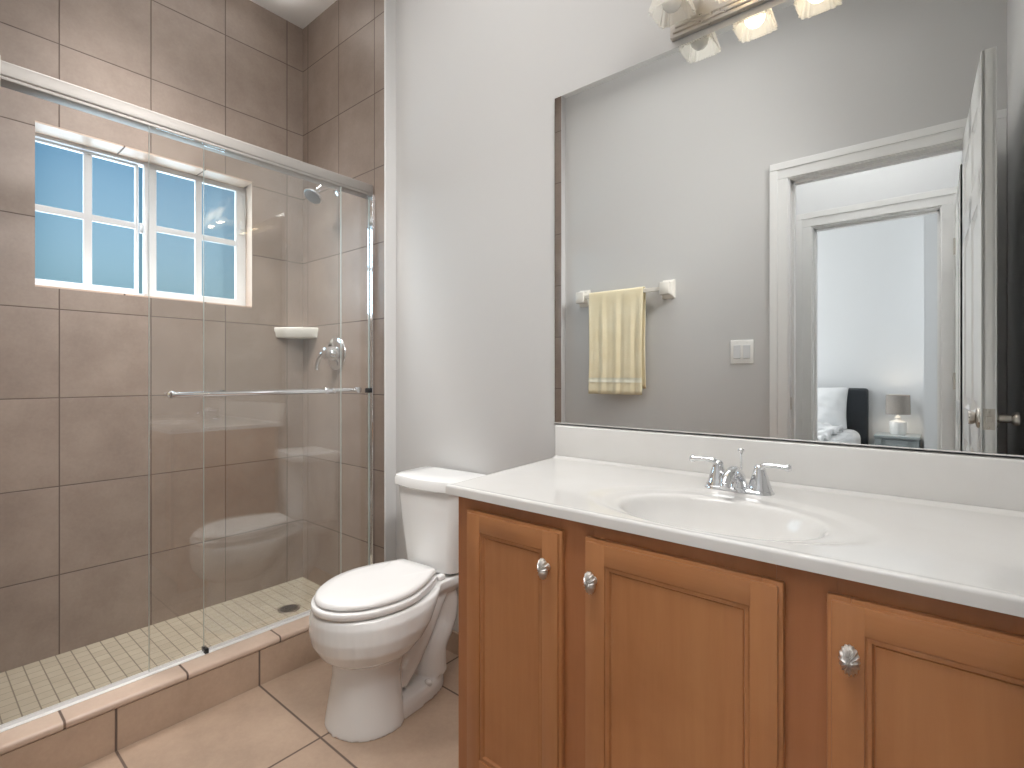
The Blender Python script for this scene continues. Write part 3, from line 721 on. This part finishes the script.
# ------------------------------------------------------------------ faucet
FX, FY, FZ = -0.357, 1.252, ZK - 0.0035
fc = empty('faucet', (FX, FY, FZ), label='chrome two-handle faucet on the back of the white vanity top', cat='faucet')
HS = 0.046
bm = bmesh.new()
def stad(hw, r, z, n=12):
    p = []
    for i in range(n + 1): t = -math.pi / 2 + math.pi * i / n; p.append((hw + r * math.cos(t), r * math.sin(t), z))
    for i in range(n + 1): t = math.pi / 2 + math.pi * i / n; p.append((-hw + r * math.cos(t), r * math.sin(t), z))
    return p
loft(bm, [stad(HS, 0.030, 0.0), stad(HS, 0.030, 0.004), stad(HS, 0.027, 0.010), stad(HS, 0.023, 0.013)])
link('base', bm, M['chrome'], fc, smooth=True, angle=50)
bm = bmesh.new()
lathe(bm, [(0.024, 0.010), (0.022, 0.016), (0.018, 0.024), (0.015, 0.030)], n=24)
tube(bm, [(0, 0.004, 0.018), (0, -0.006, 0.036), (0, -0.036, 0.050), (0, -0.074, 0.046), (0, -0.096, 0.030)], [0.017, 0.0165, 0.0145, 0.0125, 0.0115], 18)
lathe(bm, [(0.011, 0.0), (0.012, 0.004), (0.0105, 0.010), (0.008, 0.010)], (0, -0.094, 0.032), (0, -0.55, -0.83), 18)
link('spout', bm, M['chrome'], fc, smooth=True, angle=60)
for s in (-1, 1):
    bm = bmesh.new()
    lathe(bm, [(0.026, 0.008), (0.0255, 0.016), (0.023, 0.020), (0.0205, 0.030), (0.017, 0.042), (0.0135, 0.052), (0.012, 0.058), (0.0125, 0.062), (0.008, 0.067)], (s * HS, 0, 0), n=28)
    dy = -0.004 if s > 0 else -0.004
    tube(bm, [(s * HS, 0, 0.054), (s * (HS + 0.010), dy * .3, 0.066), (s * (HS + 0.030), dy * .7, 0.0685), (s * (HS + 0.058), dy, 0.0665)], [0.0105, 0.0095, 0.0070, 0.0085], 14, flat=(1.15, 0.75))
    lathe(bm, [(0.0085, -0.001), (0.0095, 0.003), (0.006, 0.008)], (s * (HS + 0.057), dy, 0.0665), (s, 0, 0), 14)
    link('handle', bm, M['chrome'], fc, smooth=True, angle=60)
bm = bmesh.new(); lathe(bm, [(0.0028, 0.01), (0.0028, 0.082), (0.004, 0.085), (0.0065, 0.089), (0.0078, 0.094), (0.006, 0.097), (0.002, 0.098)], (0, 0.022, 0), n=14); link('lift_rod', bm, M['chrome'], fc, smooth=True, angle=60)

# ------------------------------------------------------------------ wall mirror
mr = empty('wall_mirror', (-0.392, YB, 0.9182), label='large frameless wall mirror above the white vanity top', cat='mirror')
bm = bmesh.new(); box(bm, -0.580, XR - 0.003 + 0.392, -0.006, -0.0008, 0.006, 1.0745)
o = link('silvered_glass', bm, [M['mirror'], M['dark']], mr)
for p in o.data.polygons:
    if p.normal.y > -0.9: p.material_index = 1
bm = bmesh.new(); box(bm, -0.581, XR - 0.003 + 0.392, -0.0085, -0.0004, 0.0004, 0.0055, 0.0008); box(bm, -0.581, XR - 0.003 + 0.392, -0.0085, -0.0062, 0.0004, 0.0072, 0.0006)
link('bottom_channel', bm, M['channel'], mr)

# ------------------------------------------------------------------ vanity light
LX = (-0.531, -0.382, -0.233); LY = 1.289
vlt = empty('vanity_light', (LX[1], YB, 2.07), label='nickel vanity light bar with pleated glass shades above the mirror', cat='wall light')
bm = bmesh.new()
for a, t in ((0, .018), (.009, .025), (.018, .030)):
    box(bm, -0.574 - LX[1] + a, 0.192 - a, -t, -0.0005, -0.0555 + a, 0.0555 - a, 0.003)
link('back_plate', bm, M['nickel'], vlt, smooth=True, angle=35)
def shade_ring(hw, z, ple=0.0, n=24):
    pts = []
    for i in range(n * 4):
        a = 2 * math.pi * (i + .5) / (n * 4); c, s = math.cos(a), math.sin(a)
        e = 5.5; r = 1 / (abs(c) ** e + abs(s) ** e) ** (1 / e)
        k = max(0.0, (abs(math.sin(2 * a)) - 0.45) / 0.55)          # pleats gather at the corners
        r *= 1 + ple * k * math.cos(24 * a)
        pts.append((hw * r * c, hw * r * s, z))
    return pts
DZL = 0.040
for i, lx in enumerate(LX):
    x = lx - LX[1]; y = LY - YB
    bm = bmesh.new(); tube(bm, [(x, -0.028, 0.015), (x, -0.06, 0.045), (x, -0.09, 0.075), (x, y, 0.05 + DZL)], 0.007, 12)
    tube(bm, [(x, y, 0.052 + DZL), (x, y, 0.040 + DZL)], 0.012, 12, k=1)
    lathe(bm, [(0.024, 0.004), (0.024, 0.020), (0.020, 0.036), (0.012, 0.044)], (x, y, DZL), n=22)
    link('arm', bm, M['nickel'], vlt, smooth=True, angle=40)
    bm = bmesh.new(); zz = -0.09
    prof = ((0.024, 0.012), (0.026, 0.004), (0.031, -0.018), (0.037, -0.045), (0.043, -0.068), (0.0485, -0.088))
    def wall_(k): return [[(px + x, py + y, pz + DZL) for px, py, pz in shade_ring(hw + k, h, 0.02 + 0.055 * max(0, -h) / 0.09)] for hw, h in prof]
    outer = wall_(0.0); inner = wall_(-0.0028)
    loft(bm, outer + inner[::-1], cap0=False, cap1=False)
    so = link('shade', bm, M['shade'], vlt, smooth=True, angle=28)
    if i == 0: so['label'] = 'shade with the burnt-out bulb'
    bm = bmesh.new(); lathe(bm, [(0.010, 0.004), (0.011, -0.022), (0.018, -0.034), (0.024, -0.048), (0.0255, -0.059), (0.023, -0.070), (0.016, -0.079), (0.006, -0.0835)], (x, y, DZL), n=24)
    link('bulb', bm, M['bulb_off'] if i == 0 else M['bulb_on'], so, smooth=True)

# ------------------------------------------------------------------ door wall fittings (seen in the mirror)
tb = empty('towel_bar', (-1.42, YF, 1.558), label='white ceramic towel bar on the wall, seen in the mirror', cat='towel bar')
for xx in (-1.69, -1.15):
    bm = bmesh.new(); x = xx + 1.42
    loft(bm, [[(x + sx * hw, yy, sz * hh + zz) for sx, sz in ((-1, -1), (1, -1), (1, 1), (-1, 1))] for hw, hh, yy, zz in ((.038, .052, 0, 0), (.038, .052, .009, 0), (.028, .040, .018, 0), (.025, .033, .040, 0), (.029, .034, .058, 0), (.028, .033, .070, 0), (.021, .026, .075, 0))])
    bmesh.ops.bevel(bm, geom=list(bm.edges), offset=0.002, segments=2, affect='EDGES')
    link('post', bm, M['ceramic'], tb, smooth=True, angle=40)
bm = bmesh.new(); box(bm, -0.255, 0.255, 0.045, 0.063, -0.0115, 0.0115, 0.003); link('bar', bm, M['ceramic'], tb)
# towel hung over the bar, folded in soft pleats
bm = bmesh.new()
TX0, TX1 = -1.617, -1.275; nU, nV = 90, 44
def towel_pt(u, s):
    x = TX0 + (TX1 - TX0) * u
    Lf, Lb = 0.595, 0.56
    arc = 0.020
    fold = 0.0035 * math.sin(u * 2 * math.pi * 4.2 + 0.6) + 0.002 * math.sin(u * 2 * math.pi * 7.3 + 2)
    if s < 0.45:      # front fall
        d = (0.45 - s) / 0.45; z = 1.566 - d * Lf; y = YF + 0.071 + fold * min(1, d * 3) + 0.006 * d
        if abs(d - 0.86) < 0.02: y -= 0.002
    elif s > 0.55:    # back fall
        d = (s - 0.55) / 0.45; z = 1.566 - d * Lb; y = YF + 0.037 - fold * 0.4 * min(1, d * 3) - 0.006 * d
    else:
        a = (s - 0.45) / 0.10 * math.pi; y = YF + 0.054 + 0.017 * math.cos(a); z = 1.566 + 0.012 * math.sin(a)
    x += 0.006 * math.sin(z * 9) * (u - .5)
    return (x, y, z)
ss = [0.45 * i / 24 for i in range(24)] + [0.45 + 0.1 * i / 10 for i in range(11)] + [0.55 + 0.45 * i / 20 for i in range(1, 21)]
rows = [[bm.verts.new(towel_pt(u / nU, s)) for u in range(nU + 1)] for s in ss]
for a, b in zip(rows, rows[1:]):
    for i in range(nU): bm.faces.new((a[i], a[i + 1], b[i + 1], b[i]))
bmesh.ops.recalc_face_normals(bm, faces=bm.faces)
tw = link('hand_towel', bm, M['towel'], smooth=True)
sd = tw.modifiers.new('thick', 'SOLIDIFY'); sd.thickness = 0.006; sd.offset = 0
tag(tw, 'pale yellow hand towel hanging over the white towel bar', 'towel')
bm = bmesh.new()
rows = [[bm.verts.new((lambda p: (p[0], p[1] + 0.0046, p[2]))(towel_pt(u / nU, s))) for u in range(nU + 1)] for s in (0.052, 0.059, 0.066, 0.073)]
for a, b in zip(rows, rows[1:]):
    for i in range(nU): bm.faces.new((a[i], a[i + 1], b[i + 1], b[i]))
link('woven_band', bm, cloth('cream_band', srgb(240, 236, 214), srgb(244, 240, 222)), tw, smooth=True)
sw = empty('light_switch', (-0.765, YF, 1.20), label='white two-rocker light switch left of the doorway in the mirror', cat='light switch')
bm = bmesh.new(); box(bm, -0.056, 0.056, 0.0003, 0.006, -0.060, 0.060, 0.003, 3); link('wall_plate', bm, M['plastic'], sw, smooth=True, angle=40)
for xx in (-0.0235, 0.0235):
    bm = bmesh.new(); box(bm, xx - 0.0165, xx + 0.0165, 0.005, 0.0095, -0.034, 0.034, 0.0015, mtx=Matrix.Rotation(R(2.0), 4, 'X')); link('rocker', bm, M['vinyl'], sw)
    for zz in (-0.048, 0.048):
        bm = bmesh.new(); lathe(bm, [(0.003, 0.0055), (0.003, 0.0068), (0.002, 0.0072)], (xx, 0, zz), (0, 1, 0), 10)
        link('screw', bm, M['plastic'], sw)

# ------------------------------------------------------------------ doors
def panel_door(name, hinge, rz, width, height, thick, label):
    """six-panel leaf running from the hinge along local +y, its left face at local x=0"""
    d = empty(name, hinge, rz, label, 'door', kind='structure')
    bm = bmesh.new(); core = 0.010
    box(bm, core, thick - core, 0.001, width - 0.001, 0.012, height - 0.001)
    st = 0.105; mid = 0.10
    rails = [(0.012, 0.23), (0.84, 0.96), (1.60, 1.69), (height - 0.115, height)]
    for x0, x1 in ((0, core + .001), (thick - core - .001, thick)):
        for a, b in ((0, st), (width / 2 - mid / 2, width / 2 + mid / 2), (width - st, width)):
            box(bm, x0, x1, a, b, 0.012, height, 0.002)
        for a, b in rails: box(bm, x0, x1, 0.002, width - 0.002, a, b, 0.002)
    box(bm, 0.001, thick - 0.001, 0, 0.02, 0.012, height); box(bm, 0.001, thick - 0.001, width - 0.02, width, 0.012, height)
    for (ra, rb) in zip(rails, rails[1:]):
        for (ya, yb_) in ((st, width / 2 - mid / 2), (width / 2 + mid / 2, width - st)):
            for side in (0, 1):
                xs = (lambda t: t) if side == 0 else (lambda t: thick - t)
                R_ = lambda i, t: [(xs(t), ya + i, ra[1] + i), (xs(t), yb_ - i, ra[1] + i), (xs(t), yb_ - i, rb[0] - i), (xs(t), ya + i, rb[0] - i)]
                loft(bm, [R_(0.0, 0.002), R_(0.010, core - .001), R_(0.018, core - .001), R_(0.040, 0.003)], cap0=False)
    link('leaf', bm, M['trim'], d)
    return d
dh = Vector((0.0744, YF + 0.022, 0)); dw = 0.735
ang = -math.atan2(0.0200, dw)
d1 = panel_door('door_1', dh, ang, dw, 2.012, 0.034, 'white six-panel bathroom door standing open against the right wall')
ky, kz = dw - 0.058, 0.955
def lever(bm, s, x0, reach):
    lathe(bm, [(0.030, 0), (0.030, 0.003), (0.027, 0.006), (0.013, 0.009), (0.011, reach - 0.016)], (x0, ky, kz), (s, 0, 0), 26)
    lathe(bm, [(0.011, reach - 0.018), (0.018, reach - 0.014), (0.0205, reach - 0.006), (0.0195, reach - 0.001), (0.012, reach)], (x0, ky, kz), (s, 0, 0), 26)
bm = bmesh.new(); lever(bm, -1, 0.0, 0.0245); link('door_knob', bm, M['nickel'], d1, smooth=True, angle=50)
bm = bmesh.new(); lever(bm, 1, 0.034, 0.052); link('door_knob', bm, M['nickel'], d1, smooth=True, angle=50)
bm = bmesh.new(); box(bm, 0.0045, 0.0295, dw - 0.001, dw + 0.0012, kz - 0.030, kz + 0.030, 0.0005); box(bm, 0.010, 0.024, dw, dw + 0.009, kz - 0.009, kz + 0.009, 0.002)
for zz in (-0.023, 0.023): lathe(bm, [(0.0035, 0), (0.0025, 0.0008)], (0.017, dw + 0.0012, kz + zz), (0, 1, 0), 10)
link('latch_plate', bm, M['nickel'], d1)
d2 = panel_door('door_2', (0.0730, HY + 0.735, 0), math.pi, 0.70, 2.0, 0.034, 'white hall door folded open beside the far doorway in the mirror')
d2.location = (0.0730 + 0.034, HY + 0.735, 0)
for zz in (0.25, 1.05, 1.78):
    bm = bmesh.new(); tube(bm, [(0.034 + 0.004, 0.706, zz - 0.045), (0.034 + 0.004, 0.706, zz + 0.045)], 0.006, 12, k=1)
    link('hinge', bm, M['nickel'], d2)

# ------------------------------------------------------------------ bedroom (seen in the mirror through the doorways)
bed = empty('bed', (-1.25, BYF, 0), label='bed with dark headboard and white bedding, seen in the mirror', cat='bed')
BR = 0.725       # half width
bm = bmesh.new(); box(bm, -BR - 0.03, BR + 0.045, 0.004, 0.085, 0.05, 0.965, 0.022, 3); link('headboard', bm, M['leather'], bed, smooth=True, angle=40)
bm = bmesh.new(); box(bm, -BR + .02, BR - .02, 0.09, 1.62, 0.12, 0.30, 0.02, 2); link('box_spring', bm, M['sheet'], bed, smooth=True, angle=40)
bm = bmesh.new(); box(bm, -BR, BR, 0.088, 1.65, 0.301, 0.60, 0.075, 5); link('mattress', bm, M['sheet'], bed, smooth=True, angle=60)
for sx in (-1, 1):
    for yy in (0.15, 1.55):
        bm = bmesh.new(); lathe(bm, [(0.025, 0), (0.035, 0.125)], (sx * (BR - .1), yy, 0), n=14); link('leg', bm, M['dark'], bed, smooth=True, angle=40)
bm = bmesh.new()
n1_, n2_ = 60, 50
rows = []
for j in range(n2_ + 1):
    y = 0.36 + 1.27 * j / n2_; row = []
    for i in range(n1_ + 1):
        x = -BR + 0.05 + (2 * BR - 0.16) * i / n1_
        z = 0.608 + 0.018 * (math.sin(x * 19 + 3 * math.sin(y * 7)) * math.sin(y * 23 + x * 5)) + 0.014 * math.sin(x * 41 + y * 17)
        if j < 8: z += 0.025 * math.sin(math.pi * j / 8)
        row.append(bm.verts.new((x, y, z + 0.02)))
    rows.append(row)
for a, b in zip(rows, rows[1:]):
    for i in range(n1_): bm.faces.new((a[i], a[i + 1], b[i + 1], b[i]))
cv = link('bed_cover', bm, M['sheet'], smooth=True); cv.location = (-1.25, BYF, 0)
sd = cv.modifiers.new('t', 'SOLIDIFY'); sd.thickness = 0.03; sd.offset = -1
tag(cv, 'rumpled white cover laid over the bed in the mirror', 'bedspread')
def pillow(name, c, w_, h_, t_, tilt, label):
    bm = bmesh.new(); n = 26
    for side in (1, -1):
        rows = []
        for j in range(n + 1):
            v = -1 + 2 * j / n; row = []
            for i in range(n + 1):
                u = -1 + 2 * i / n
                th_ = t_ * ((1 - abs(u) ** 2.6) * (1 - abs(v) ** 2.6)) ** 0.55
                wr = 0.006 * math.sin(u * 9 + v * 5) * math.sin(v * 11 - u * 3) * (1 - u * u) * (1 - v * v)
                k = 1 - 0.05 * (1 - v * v) if abs(u) > .7 else 1
                row.append(bm.verts.new((u * w_ * k, side * (th_ + wr), v * h_ * (1 - 0.05 * (1 - u * u)))))
            rows.append(row)
        for a, b in zip(rows, rows[1:]):
            for i in range(n): bm.faces.new((a[i], a[i + 1], b[i + 1], b[i]))
    bmesh.ops.remove_doubles(bm, verts=bm.verts, dist=0.0005)
    o = link(name, bm, M['sheet'], smooth=True); o.location = c; o.rotation_euler = (tilt, 0, 0)
    return tag(o, label, 'pillow')
pillow('pillow', (-0.865, BYF + 0.20, 0.79), 0.25, 0.195, 0.075, R(16), 'white pillow propped against the dark headboard in the mirror')
ns = empty('nightstand', (-0.265, BYF + 0.17, 0), label='distressed grey nightstand beside the bed, under the lamp', cat='nightstand')
bm = bmesh.new(); box(bm, -0.155, 0.155, -0.15, 0.15, 0.555, 0.580, 0.006); link('table_top', bm, M['distress'], ns)
bm = bmesh.new(); box(bm, -0.125, 0.125, -0.125, 0.118, 0.40, 0.555, 0.002); link('case', bm, M['distress'], ns)
bm = bmesh.new(); box(bm, -0.075, 0.075, 0.1185, 0.130, 0.425, 0.542, 0.003); dd = link('drawer', bm, M['distress'], ns)
bm = bmesh.new(); lathe(bm, [(0.005, 0), (0.005, 0.01), (0.011, 0.018), (0.006, 0.024)], (0, 0.130, 0.484), (0, 1, 0), 16); link('knob', bm, M['dark'], dd, smooth=True, angle=50)
for sx in (-1, 1):
    for sy in (-1, 1):
        bm = bmesh.new()
        loft(bm, [[(sx * 0.125 + a * hw, sy * 0.115 + b * hw, z) for a, b in ((-1, -1), (1, -1), (1, 1), (-1, 1))] for hw, z in ((0.014, 0), (0.018, 0.3), (0.0235, 0.5545))]); link('leg', bm, M['distress'], ns)
lp = empty('table_lamp', (-0.262, BYF + 0.17, 0.580), label='white ribbed table lamp with grey drum shade on the nightstand', cat='lamp')
bm = bmesh.new(); n = 48; rings = []
for rr, h in ((0.052, 0.0), (0.056, 0.006), (0.058, 0.05), (0.058, 0.102), (0.052, 0.112), (0.026, 0.120), (0.020, 0.130), (0.024, 0.142), (0.016, 0.152), (0.008, 0.158), (0.006, 0.18)):
    rib = 0.0016 if 0.01 < h < 0.105 else 0
    rings.append([((rr + rib * math.cos(16 * 2 * math.pi * i / n)) * math.cos(2 * math.pi * i / n), (rr + rib * math.cos(16 * 2 * math.pi * i / n)) * math.sin(2 * math.pi * i / n), h) for i in range(n)])
loft(bm, rings); link('lamp_base', bm, M['lamp_base'], lp, smooth=True, angle=50)
bm = bmesh.new()
def circ(r, z, n=48): return [(r * math.cos(2 * math.pi * i / n), r * math.sin(2 * math.pi * i / n), z) for i in range(n)]
loft(bm, [circ(.086, .172), circ(.083, .335), circ(.0815, .335), circ(.0845, .172)], cap0=False, cap1=False)
bm.faces.ensure_lookup_table()
link('lamp_shade', bm, M['linen'], lp, smooth=True, angle=40)
bm = bmesh.new(); lathe(bm, [(0.010, 0.18), (0.012, 0.20), (0.026, 0.235), (0.028, 0.255), (0.020, 0.275), (0.005, 0.284)], n=20); link('bulb', bm, M['bulb_bed'], lp, smooth=True)
